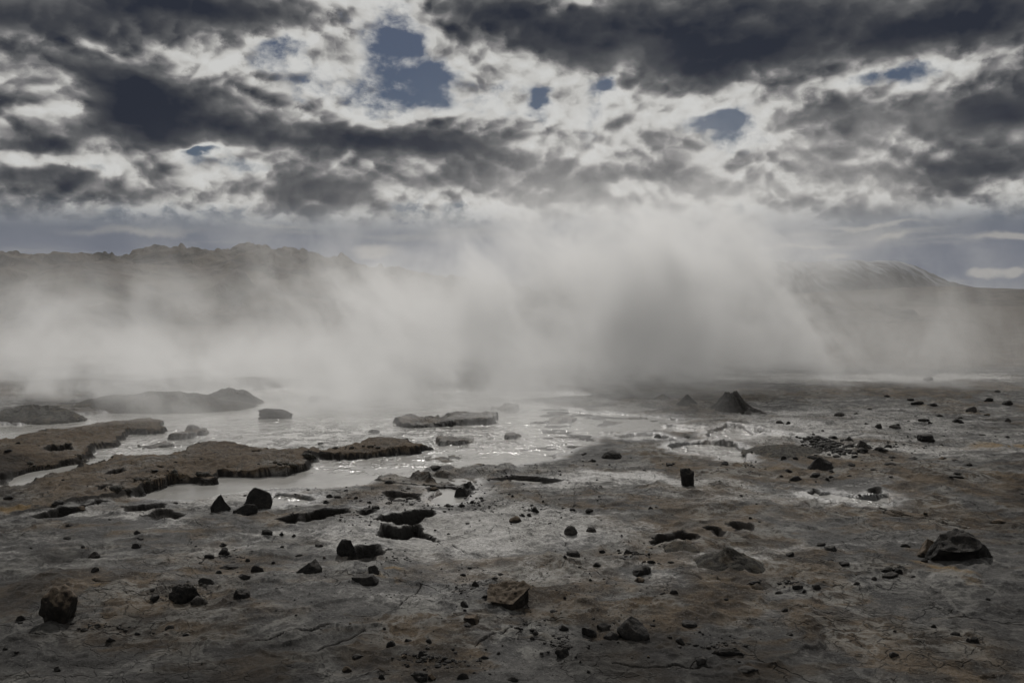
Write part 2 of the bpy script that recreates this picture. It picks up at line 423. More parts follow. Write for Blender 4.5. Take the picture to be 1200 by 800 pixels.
    for pts, w, a in GROOVES:
        P = poly(pts)
        for i in range(len(P) - 1):
            ax, ay = P[i]; bx, by = P[i + 1]; ex, ey = bx - ax, by - ay
            m = (np.abs(X - (ax + bx) / 2) < abs(ex) / 2 + .3) & (np.abs(Y - (ay + by) / 2) < abs(ey) / 2 + .3)
            x = (X + wx * .45)[m]; y = (Y + wy * .45)[m]
            t = np.clip(((x - ax) * ex + (y - ay) * ey) / (ex * ex + ey * ey), 0, 1)
            k = 1 - sstep(np.hypot(x - ax - t * ex, y - ay - t * ey), w * .5, w * 1.5)
            h[m] = h[m] - k * a; dark[m] = np.maximum(dark[m], k)
    return h, dark, wet, crust


def hzn(x, y):
    """height of the finished ground sheet, read back from its grid"""
    x = np.atleast_1d(np.asarray(x, float)); y = np.atleast_1d(np.asarray(y, float))
    j = np.clip(np.searchsorted(-ys, -y) - 1, 0, len(ys) - 2)
    fy = np.clip((ys[j] - y) / (ys[j] - ys[j + 1]), 0, 1)
    kk = x / np.maximum(np.abs(y), 2.7)
    i = np.clip(np.searchsorted(ks, kk) - 1, 0, len(ks) - 2)
    fx = np.clip((kk - ks[i]) / (ks[i + 1] - ks[i]), 0, 1)
    G_ = H.reshape(len(ys), len(ks))
    return (G_[j, i] * (1 - fx) + G_[j, i + 1] * fx) * (1 - fy) + (G_[j + 1, i] * (1 - fx) + G_[j + 1, i + 1] * fx) * fy


def hz(x, y): return float(hzn(x, y)[0])


# ------------------------------------------------------------------ ground sheet
vs = np.concatenate([np.array([351.2, 351.6, 352.0, 352.6, 353.4, 354.5, 356, 358, 360, 363, 366, 370]), np.arange(374, 440, 2.0), np.arange(440, 620, .62), np.arange(620, 905, .9), np.arange(906, 1240, 8.0)])
ys = np.concatenate([[30000.0], np.array([F * CAM_H / (v - 350.0) for v in vs]), [2.0, 1.0, -2.0, -8.0, -40.0, -300.0]])
kd = np.linspace(-.655, .655, 1150)
ks = np.concatenate([[-6, -4, -3, -2.2, -1.7, -1.4, -1.2], np.linspace(-1.05, -.66, 60), kd, np.linspace(.66, 1.05, 60), [1.2, 1.4, 1.7, 2.2, 3, 4, 6]])
K, YY = np.meshgrid(ks, ys)
XX = K * np.maximum(np.abs(YY), 2.7)
Xf, Yf = XX.ravel(), YY.ravel()
H, DARK, WET, CRUST = ground_height(Xf, Yf)
farm = sstep(Yf, 40, 400)
H = H * (1 - farm) + .1 * farm + (fbm(Xf * .05, Yf * .05, 3, 91) - .45) * .8 * sstep(Yf, 35, 120) * (1 - sstep(Yf, 900, 2500))

warp = (fbm(Xf * 1.1, Yf * .8, 4, 101) - .5)
WXf = Xf + warp * 1.3; WYf = Yf + (fbm(Xf * 1.1, Yf * .8, 4, 103) - .5) * 1.8
BROWN = [(320, 530, 60, 10, .5), (150, 550, 150, 12, .7), (60, 560, 90, 14, .5), (100, 515, 120, 10, .6), (450, 590, 90, 12, .5), (760, 620, 120, 20, .7), (700, 560, 100, 8, .4), (660, 585, 90, 12, .5), (790, 545, 100, 12, .55),
         (960, 600, 120, 22, .6), (1000, 545, 70, 12, .8), (1150, 575, 90, 20, .6), (860, 580, 80, 10, .4), (920, 560, 40, 10, .6), (150, 690, 80, 14, .6), (900, 465, 200, 8, .4), (1080, 460, 130, 7, .8),
         (1100, 780, 130, 40, .7), (500, 780, 90, 24, .5), (250, 700, 60, 20, .4), (620, 700, 80, 20, .25), (850, 640, 60, 14, .5), (860, 720, 140, 30, .35), (200, 760, 160, 30, .4), (750, 750, 60, 20, .35), (1060, 620, 60, 20, .3), (380, 610, 90, 12, .4), (20, 640, 80, 14, .4)]
PALE = [(590, 630, 120, 30, 1.2), (560, 610, 80, 14, .8), (470, 650, 110, 16, .8), (660, 690, 160, 10, .5), (420, 560, 160, 14, .35), (520, 655, 120, 16, .6), (760, 568, 120, 7, .9), (880, 582, 90, 6, .6), (860, 678, 50, 10, .9), (930, 690, 30, 8, .4), (960, 585, 60, 8, .6), (440, 640, 60, 20, .5), (300, 640, 90, 14, .5), (250, 590, 90, 8, .5), (150, 610, 90, 9, .5), (1000, 445, 220, 4, 1.0),  # central patches also paint the sunlit sheen of wet mud as paler colour
        (980, 500, 160, 18, .6), (1060, 530, 160, 6, .7), (700, 690, 140, 12, .4), (900, 520, 60, 8, .6), (100, 700, 60, 18, .3), (450, 560, 100, 10, .3), (640, 480, 200, 8, .4), (950, 655, 90, 10, .35), (230, 545, 20, 3, 1.0), (480, 720, 160, 30, .35), (350, 690, 90, 20, .3), (1000, 592, 50, 5, .8)]
DARKP = [(70, 655, 50, 12, .7), (30, 750, 120, 60, .5), (1150, 730, 160, 70, .45), (980, 790, 260, 30, .4), (280, 790, 300, 24, .35), (850, 650, 40, 14, .3), (1150, 500, 100, 14, .45), (610, 480, 200, 5, .3), (700, 470, 160, 5, .5)]  # corner patches paint a vignette into the mud; the rest is dark ground
YELL = [(462, 697, 24, 7, .85), (480, 683, 18, 4, .9), (448, 702, 14, 6, .6), (1088, 677, 26, 6, .9), (1075, 684, 14, 4, .6), (1165, 528, 50, 4, .8), (880, 546, 50, 3, .5), (10, 602, 30, 5, .8), (650, 508, 60, 2, .4), (734, 660, 8, 2, .6), (1190, 570, 40, 14, .4), (140, 693, 40, 5, .5), (725, 665, 8, 2, .5), (980, 540, 30, 6, .4), (240, 582, 20, 3, .4), (1000, 780, 60, 10, .2)]


def patches(L):
    s = np.zeros_like(Xf)
    for u, v, ru, rv, a in L: s = np.maximum(s, blob(WXf, WYf, u, v, ru * 1.15, rv * 1.15, a))
    return s


n1 = fbm(Xf * .8, Yf * .6, 5, 111, .6)
n2 = fbm(Xf * 2.4, Yf * 1.5, 5, 113, .6)
br = np.clip(patches(BROWN) * (.4 + 1.3 * n2) + sstep(n1, .52, .66) * .45, 0, 1)
stre = fbm(Xf * .9 + Yf * .3, Yf * 3.2 - Xf * .4, 5, 119, .6)
pa = np.clip(patches(PALE) * (.35 + 1.4 * n2) + sstep(stre, .55, .68) * .38 * (1 - br), 0, 1)
br = np.clip(br + sstep(1 - stre, .54, .66) * .35, 0, 1)
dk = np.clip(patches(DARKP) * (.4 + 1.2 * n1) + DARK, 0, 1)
pa = pa * (.45 + .55 * sstep(Yf, 5.6, 8.0)); ye = np.clip(patches(YELL) * sstep(n2 + .5 * fbm(Xf * 9, Yf * 7, 3, 117), .46, .74), 0, 1)  # paleness drops towards the camera, part of the painted vignette
br = np.maximum(br, CRUST * (.55 + .5 * n2)); pa = pa * (1 - .85 * CRUST)
br = np.maximum(br, sstep(Yf, 27.5, 31) * .8); dk = np.maximum(dk, sstep(Yf, 30, 45) * .35 * (.3 + n2)); dk = np.maximum(dk, .95 * sstep(-(Yf), -7.2, -5.2) * n1); dk = np.maximum(dk, .8 * n1 * sstep(np.abs(Xf) / Yf, .42, .62) * (1 - sstep(Yf, 12, 18))); pa = pa * (1 - sstep(Yf, 27.5, 31)); wetf = np.clip(WET + .5 * patches([(760, 568, 120, 7, 1), (960, 590, 90, 9, 1), (1000, 445, 220, 4, 1), (950, 500, 200, 18, .7), (640, 480, 200, 12, .8), (240, 600, 150, 9, .5), (430, 640, 50, 20, .6), (590, 645, 120, 40, .7), (520, 710, 110, 40, .5), (480, 600, 90, 14, .6), (330, 600, 90, 14, .5)]) * sstep(n2, .38, .60), 0, 1)  # dk at the front and sides: vignette painted into the mud colour


def mesh_from(name, verts, quads, mat, smooth=True, parent=None, link=True):
    me = bpy.data.meshes.new(name)
    nv, nq = len(verts), len(quads); w = quads.shape[1]
    me.vertices.add(nv); me.vertices.foreach_set('co', np.asarray(verts, np.float32).ravel())
    me.loops.add(nq * w); me.loops.foreach_set('vertex_index', np.asarray(quads, np.int32).ravel())
    me.polygons.add(nq); me.polygons.foreach_set('loop_start', np.arange(nq, dtype=np.int32) * w)
    me.update(calc_edges=True)
    if smooth: me.polygons.foreach_set('use_smooth', np.ones(nq, bool))
    if mat: me.materials.append(mat)
    o = bpy.data.objects.new(name, me)
    if link: C.objects.link(o)
    if parent: o.parent = parent
    return o


def grid_quads(r, c):
    i = np.arange(r * c).reshape(r, c)
    return np.stack([i[:-1, :-1].ravel(), i[1:, :-1].ravel(), i[1:, 1:].ravel(), i[:-1, 1:].ravel()], 1)


def tag(o, label=None, cat=None, group=None, kind=None):
    if label: o['label'] = label
    if cat: o['category'] = cat
    if group: o['group'] = group
    if kind: o['kind'] = kind
    return o


def newmat(name):
    m = bpy.data.materials.new(name); m.use_nodes = True
    t = m.node_tree; t.nodes.clear()
    o = t.nodes.new('ShaderNodeOutputMaterial')
    return m, t, o


def principled(t, o, color, rough, normal=None, spec=0.5):
    p = t.nodes.new('ShaderNodeBsdfPrincipled')
    for key, val in (('Base Color', color), ('Roughness', rough), ('Specular IOR Level', spec)):
        if isinstance(val, E): t.links.new(val.v, p.inputs[key])
        elif isinstance(val, (int, float)): p.inputs[key].default_value = val
        elif isinstance(val, tuple): p.inputs[key].default_value = (*val, 1)
        else: t.links.new(val, p.inputs[key])
    if normal is not None: t.links.new(normal, p.inputs['Normal'])
    t.links.new(p.outputs[0], o.inputs[0])
    return p


def bump(t, height, strength, dist, normal=None):
    b = t.nodes.new('ShaderNodeBump'); b.inputs['Strength'].default_value = strength; b.inputs['Distance'].default_value = dist
    t.links.new(height.v, b.inputs['Height'])
    if normal is not None: t.links.new(normal, b.inputs['Normal'])
    return b.outputs[0]


def pos(t):
    return t.nodes.new('ShaderNodeNewGeometry').outputs['Position']


# --- ground material
mg, t, o = newmat('mud_ground')
P = pos(t)
at = t.nodes.new('ShaderNodeAttribute'); at.attribute_name = 'mask'
ab, ap, ad = sep(t, at.outputs['Vector'])
at2 = t.nodes.new('ShaderNodeAttribute'); at2.attribute_name = 'mask_two'
aw, ay_, ac = sep(t, at2.outputs['Vector'])
g1 = noise(t, P, 3.0, 8, 0.65, 0.3); g2 = noise(t, P, 22.0, 6, 0.7); g3 = noise(t, P, 0.9, 6, 0.6, 0.6)
base_c = mix(t, g1.ss(.35, .65), (.024, .0235, .023), (.068, .066, .063))
base_c = mix(t, (ab + (g1 - .5) * .5 + (g2 - .5) * .5).ss(.16, .62) * .88, base_c, mix(t, g1.ss(.4, .62), (.022, .016, .010), (.078, .056, .034)))
base_c = mix(t, (ap + (g2 - .5) * 1.0 + (g1 - .5) * 1.1).ss(.12, .85), base_c, mix(t, g2.ss(.3, .7), (.14, .137, .130), (.36, .352, .335)))
base_c = mix(t, (ay_ + (g2 - .5) * .5).ss(.15, .8) * .85, base_c, (.13, .083, .03))
vein = 1.0 - ((noise(t, P, 2.6, 6, .66, .5) * 2.0 - 1.0).m('ABSOLUTE'))
base_c = mix(t, (vein.ss(.86, .99) * noise(t, P, 1.1, 3, .6).ss(.42, .62) * .55), base_c, (.20, .195, .18))
fleck = noise(t, P, 48.0, 5, .75)
base_c = mix(t, fleck.ss(.52, .66) * .28, base_c, (.22, .21, .195))
base_c = mix(t, (1.0 - fleck).ss(.54, .66) * .35, base_c, (.012, .011, .010))
base_c = mix(t, (ac * (g1 + g3 + (g2 - .5) * .8)).ss(.60, 1.15) * .75, base_c, mix(t, g2.ss(.35, .65), (.030, .020, .012), (.085, .060, .036)))
speck = vor(t, P, 38.0, 'F1', 0.0)
base_c = mix(t, (g3 + (g2 - .5) * .6 - speck * .9).ss(.34, .42) * .75, base_c, (.022, .020, .018))
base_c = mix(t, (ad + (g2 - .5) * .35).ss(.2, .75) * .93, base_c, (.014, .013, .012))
# drying cracks
cw = noise(t, P, 4.0, 3, 0.6)
pw = t.nodes.new('ShaderNodeVectorMath'); pw.operation = 'ADD'; t.links.new(P, pw.inputs[0])
cwv = comb(t, cw * .35, noise(t, P, 3.3, 3, .6) * .35, 0.0); t.links.new(cwv, pw.inputs[1])
ve = vor(t, pw.outputs[0], 5.5, 'DISTANCE_TO_EDGE'); vf = vor(t, pw.outputs[0], 1.1, 'DISTANCE_TO_EDGE')
crm = noise(t, P, 0.55, 3, .5).ss(.50, .60)
crack = (1.0 - ve.ss(.0, .045)) * crm * .7
crack = crack.m('MAXIMUM', (1.0 - vf.ss(.0, .010)) * noise(t, P, 0.8, 2, .5).ss(.48, .58))
base_c = mix(t, crack * .75, base_c, (.02, .018, .016))
rough = (0.86 - aw * .56 + (g1 - .5) * .5 + ab * .12 + ad * .2).m('MAXIMUM', 0.22)
hgt = g1 * .6 + g2 * .22 + noise(t, P, 70.0, 4, .7) * .14 - crack * .35
principled(t, o, base_c, rough, bump(t, hgt, 1.0, 0.05), (aw * 0.35 + 0.28) * (1.0 - ad * .8))

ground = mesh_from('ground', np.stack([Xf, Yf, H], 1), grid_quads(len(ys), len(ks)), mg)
for nm, arr in (('mask', (br, pa, dk)), ('mask_two', (wetf, ye, CRUST))):
    a = ground.data.attributes.new(nm, 'FLOAT_VECTOR', 'POINT')
    a.data.foreach_set('vector', np.stack(arr, 1).astype(np.float32).ravel())
tag(ground, kind='structure')

# --- milky mud water
mw, t, o = newmat('mud_water')
P = pos(t)
px_, py_, pz_ = sep(t, P)
boil = None
for u, v, ru, rv, a in [(400, 507, 95, 14, 2.3), (530, 512, 60, 14, .8), (350, 522, 60, 9, .9), (600, 520, 90, 12, .45), (150, 525, 60, 10, .6), (250, 505, 70, 12, .6), (450, 545, 60, 8, .6), (350, 548, 20, 4, .8), (820, 530, 60, 14, .9), (850, 505, 60, 8, .7), (345, 583, 26, 3, .8), (1020, 588, 30, 6, 1.2), (630, 500, 60, 12, .5), (390, 540, 60, 5, .5)]:
    cx, c2 = gp(u, v); g = ((px_ - cx) * (F / (ru * c2))).sq() + ((py_ - c2) * (1.0 / (rv * c2 * c2 / 2400))).sq()
    g = (g * -1.0).exp() * a
    boil = g if boil is None else boil + g
wn = noise(t, comb(t, px_, py_ * .7, 0.0), 17.0, 3, .55, .4); wn2 = noise(t, comb(t, px_, py_, 3.0), 5.0, 2, .5)
tur = noise(t, P, .9, 4, .6)
spots = noise(t, P, 3.5, 3, .6).ss(.48, .62)
wh = wn * (boil * spots * 1.15 + .03) + wn2 * (boil * .18 + .05)
wc = mix(t, tur.ss(.35, .65), (.22, .215, .20), (.31, .302, .285))
foam = (noise(t, P, 8.0, 5, .7) + boil * .10).ss(.68, .74)
wc = mix(t, foam * .6, wc, (.5, .49, .47))
principled(t, o, wc, 0.17, bump(t, wh, 1.0, 0.07), 0.5)
wy_ = np.array([F * CAM_H / (v - 350.0) for v in np.linspace(597.5, 436, 60)]); wk = np.linspace(-1.0, .62, 60)
Kw, Yw = np.meshgrid(wk, wy_)
water = mesh_from('mud_pool', np.stack([(Kw * Yw).ravel(), Yw.ravel(), np.zeros(Yw.size)], 1), grid_quads(60, 60)[:, ::-1], mw)
tag(water, kind='structure')

# ------------------------------------------------------------------ distance: lava ridge, far ridge, snowy table mountain
mh, t, o = newmat('lava_hillside')
P = pos(t)
n_ = noise(t, P, .30, 8, .62, .4); nb = noise(t, P, .07, 5, .6)
hc = mix(t, n_.ss(.38, .62), (.012, .010, .008), (.060, .049, .037))
hc = mix(t, nb.ss(.50, .66) * .6, hc, (.085, .068, .050))
principled(t, o, hc, .95, bump(t, n_, 1.0, 1.2), .2)


def prof(x, pts):
    return np.interp(x, [p[0] for p in pts], [p[1] for p in pts])


D1 = 120.0
top_px = [(-500, 306), (-200, 300), (0, 297), (60, 297), (110, 296), (160, 293), (200, 290), (235, 285), (260, 290), (300, 293), (340, 295), (400, 300), (415, 306), (470, 312), (520, 322), (620, 336), (760, 344), (900, 349)]
xs = np.linspace(-135, 45, 620); yy = np.linspace(62, 190, 150)
Xh, Yh = np.meshgrid(xs, yy)
uu = 600 + Xh / Yh * F
crest = CAM_H + (350 - prof(600 + Xh / D1 * F, top_px)) / F * D1
q = sstep(Yh + (fbm(Xh * .05, Yh * .05, 3, 201) - .5) * 30, 62, D1)
back = 1 - sstep(Yh, D1 + 6, 190)
Zh = (crest * (q ** 1.1)) * back
rock = fbm(Xh * .22, Yh * .22, 5, 203, .6)
Zh = Zh + (np.abs(rock - .5) * 2) ** 1.1 * 1.3 * q * back + sstep(fbm(Xh * .4, Yh * .4, 3, 207), .45, .75) * .9 * q * back - .9 * q * back
Zh = Zh + (fbm(Xh * 1.4, Yh * 1.4, 3, 209) - .5) * 0.45 * q
# outcrops
for u, v, r, hgt_ in [(278, 345, 1.8, 1.8), (140, 352, 5, 1.2), (90, 380, 6, 1.2), (395, 302, 2, .8), (210, 292, 2, .8), (330, 310, 4, 1.0)]:
    d_ = 84 if v > 320 else D1
    Zh = Zh + hgt_ * np.exp(-(((Xh - (u - 600) / F * d_) / r) ** 2 + ((Yh - d_) / (r * 1.6)) ** 2))
hills = mesh_from('hills', np.stack([Xh.ravel(), Yh.ravel(), (Zh - .3).ravel()], 1), grid_quads(150, 620)[:, ::-1], mh)
tag(hills, kind='structure')

# far dark ridge on the right
xs = np.linspace(60, 620, 300); yy = np.linspace(230, 520, 50)
Xh, Yh = np.meshgrid(xs, yy)
cr = CAM_H + (350 - prof(600 + Xh / 400 * F, [(600, 352), (760, 349), (880, 345), (1000, 341), (1100, 335), (1125, 337), (1200, 338), (1400, 336), (2000, 340)])) / F * 400
Zh = cr * sstep(Yh, 230, 400) * (1 - sstep(Yh, 420, 520)) + (fbm(Xh * .06, Yh * .06, 4, 221) - .5) * 1.2 * sstep(Yh, 240, 300)
ridge = mesh_from('far_ridge', np.stack([Xh.ravel(), Yh.ravel(), (Zh - .4).ravel()], 1), grid_quads(50, 300)[:, ::-1], mh)
tag(ridge, kind='structure')

# table mountain with snow streaks
mm, t, o = newmat('snowy_mountain')
P = pos(t); x_, y_, z_ = sep(t, P)
sn = noise(t, comb(t, x_, y_ * .2, z_ * .35), .022, 6, .65, .5)
gul = noise(t, comb(t, x_ + z_ * .9, y_ * .1, z_ * .12), .05, 4, .6)
mc = mix(t, (sn * .5 + gul * .5 + (z_ - 95.0) * .0016).ss(.44, .62), (.055, .055, .058), (.20, .21, .23))  # snow contrast lowered, distance haze painted into the colour
principled(t, o, mc, .9, bump(t, sn, 1.0, 10.0), .2)
DM = 3200.0
xs = np.linspace((560 - 600) / F * DM, (1330 - 600) / F * DM, 320); yy = np.linspace(DM - 500, DM + 900, 60)
Xh, Yh = np.meshgrid(xs, yy)
uu = 600 + Xh / DM * F
tp = prof(uu, [(560, 348), (700, 335), (800, 318), (870, 307), (930, 305), (1000, 304.5), (1050, 305), (1068, 309), (1082, 318), (1100, 330), (1125, 337), (1200, 341), (1330, 347)])
cr = CAM_H + (350 - tp) / F * DM
side = sstep(Yh + (fbm(Xh * .012, Yh * .003, 4, 231) - .5) * 420, DM - 420, DM)
Zh = cr * (.35 * sstep(Yh, DM - 500, DM - 150) + .65 * side) * (1 - sstep(Yh, DM + 500, DM + 900)) + (fbm(Xh * .02, Yh * .02, 4, 233) - .5) * 9
mount = mesh_from('mountain', np.stack([Xh.ravel(), Yh.ravel(), (Zh - 6).ravel()], 1), grid_quads(60, 320)[:, ::-1], mm)
tag(mount, kind='structure')

# ------------------------------------------------------------------ stones
mr, t, o = newmat('lava_stone')
oi = t.nodes.new('ShaderNodeTexCoord').outputs['Object']
gn = t.nodes.new('ShaderNodeNewGeometry')
nx, ny, nz = sep(t, gn.outputs['Normal'])
a_ = noise(t, gn.outputs['Position'], 26.0, 7, .7); b_ = noise(t, gn.outputs['Position'], 7.0, 4, .6)
rc = mix(t, a_.ss(.35, .65), (.005, .005, .005), (.019, .017, .015))
dust = (nz + (b_ - .5) * 1.2 + (a_ - .5) * .6).ss(.55, .95)
rc = mix(t, dust * .22, rc, (.050, .042, .033))
principled(t, o, rc, .75, bump(t, a_, 1.0, .02), .2)
mt, t, o = newmat('dusty_stone')                       # tan dust lying on the upper faces
gn = t.nodes.new('ShaderNodeNewGeometry')
nx, ny, nz = sep(t, gn.outputs['Normal'])
a_ = noise(t, gn.outputs['Position'], 26.0, 7, .7); b_ = noise(t, gn.outputs['Position'], 7.0, 4, .6)
rc = mix(t, a_.ss(.35, .65), (.007, .006, .005), (.022, .018, .014))
dust = (nz + (b_ - .5) * .8 + (a_ - .5) * .5).ss(.22, .62)
rc = mix(t, dust * .85, rc, mix(t, a_.ss(.35, .65), (.05, .038, .026), (.13, .10, .072)))
principled(t, o, rc, .9, bump(t, a_, 1.0, .02), .25)
mc_, t, o = newmat('grey_clod')
gn = t.nodes.new('ShaderNodeNewGeometry')
a_ = noise(t, gn.outputs['Position'], 30.0, 7, .7)
rc = mix(t, a_.ss(.35, .65), (.016, .015, .014), (.055, .050, .045))
principled(t, o, rc, .9, bump(t, a_, 1.0, .02), .25)
MATS = {'k': mr, 't': mt, 'g': mc_}

ICO = {}
def ico(n):
    if n not in ICO:
        bm = bmesh.new(); bmesh.ops.create_icosphere(bm, subdivisions=n, radius=1.0)
        v = np.array([x.co[:] for x in bm.verts]); f = np.array([[q.index for q in p.verts] for p in bm.faces]); bm.free()
        ICO[n] = (v, f)
    return ICO[n]


def stone_verts(kind, seed, sub, flat=None):
    """unit stone: x, y in -1..1, z 0..1 or so"""
    rng = np.random.default_rng(seed)
    v, f = ico(sub); v = v.copy()
    cuts = {'angular': 15, 'slab': 9, 'clod': 5, 'round': 9, 'block': 4, 'wedge': 9, 'cone': 0, 'boulder': 9}[kind]
    if kind == 'block':
        m = np.abs(v).max(1, keepdims=True); v = v / m * .85 * (.72 + .28 * m)
    for i in range(cuts):
        n = rng.normal(size=3); n /= np.linalg.norm(n)
        d = rng.uniform(.45, .80)
        s = v @ n - d
        v = v - np.clip(s, 0, None)[:, None] * n * .93
    if flat: v[:, 2] = np.minimum(v[:, 2], flat + v[:, 0] * .15 + v[:, 1] * .38)
    if kind == 'slab': v[:, 2] = np.minimum(v[:, 2], .30 + v[:, 0] * .10)
    rgh = {'clod': .40, 'boulder': .20, 'round': .15, 'angular': .12, 'slab': .12, 'block': .22, 'wedge': .13, 'cone': .22}[kind]
    nn = v / (np.linalg.norm(v, axis=1, keepdims=True) + 1e-9)
    v = v + nn * ((fbm3(v * 1.7 + seed, 3, seed, .6) - .5)[:, None] * rgh * 1.7 + (fbm3(v * 5.0 + seed, 3, seed + 9, .6) - .5)[:, None] * (rgh * .8 + .06))
    if kind == 'cone':
        r = np.hypot(v[:, 0], v[:, 1]); v[:, 2] = np.clip(v[:, 2], 0, None)
    if kind == 'wedge':
        k = np.clip((v[:, 2] + 1) / 2, 0, 1)[:, None]; v[:, :2] = v[:, :2] * (1.15 - .75 * k)
    zq = np.quantile(v[:, 2], .4); zn = np.clip((v[:, 2] - zq) / (v[:, 2].max() - zq), 0, 1)
    v[:, :2] *= (1 + {'block': .05, 'slab': .40}.get(kind, .28) * (1 - zn))[:, None]
    v = v / np.array([np.ptp(v[:, 0]) / 2, np.ptp(v[:, 1]) / 2, 1.0])
    v[:, :2] -= (v[:, :2].max(0) + v[:, :2].min(0)) / 2
    z0 = np.quantile(v[:, 2], {'slab': .42, 'block': .2, 'wedge': .3}.get(kind, .40)); v[:, 2] = np.maximum(v[:, 2], z0 - .25)
    v[:, 2] = (v[:, 2] - z0) / (v[:, 2].max() - z0)
    return v, f


def place(name, u, vb, w, h, kind='round', mat='k', sub=3, seed=None, depth=.85, rot=None, sink=.0, z=None, flat=None):
    """a stone whose foot the photograph shows at (u, vb), w by h pixels; returns the object, its origin at its base"""
    seed = int(u * 7 + vb * 13) if seed is None else seed
    zz = 0.03
    for _ in range(4):
        x, y = gp(u, vb, zz); zz = hz(x, y + 0.02) if z is None else z
        zz = max(zz, -.01)
    s = y / F
    W = w * s / 2; D = W * depth
    h2 = max(h - w * depth * (vb - 350) / 1000 * .28, .6 * h)     # part of the height in the picture is the top seen from above
    Hh = max(h2 * s, .012)
    v, f = stone_verts(kind, seed, sub, flat)
    v = v * np.array([W, D, Hh])
    o = mesh_from(name, v, f, MATS[mat], smooth=sub >= 3)
    o.location = (x, y + D * .8, zz - Hh * (.04 + sink))
    if rot: o.rotation_euler = (0, rot, 0)
    return o


G = 'dark stones scattered over the mud field'
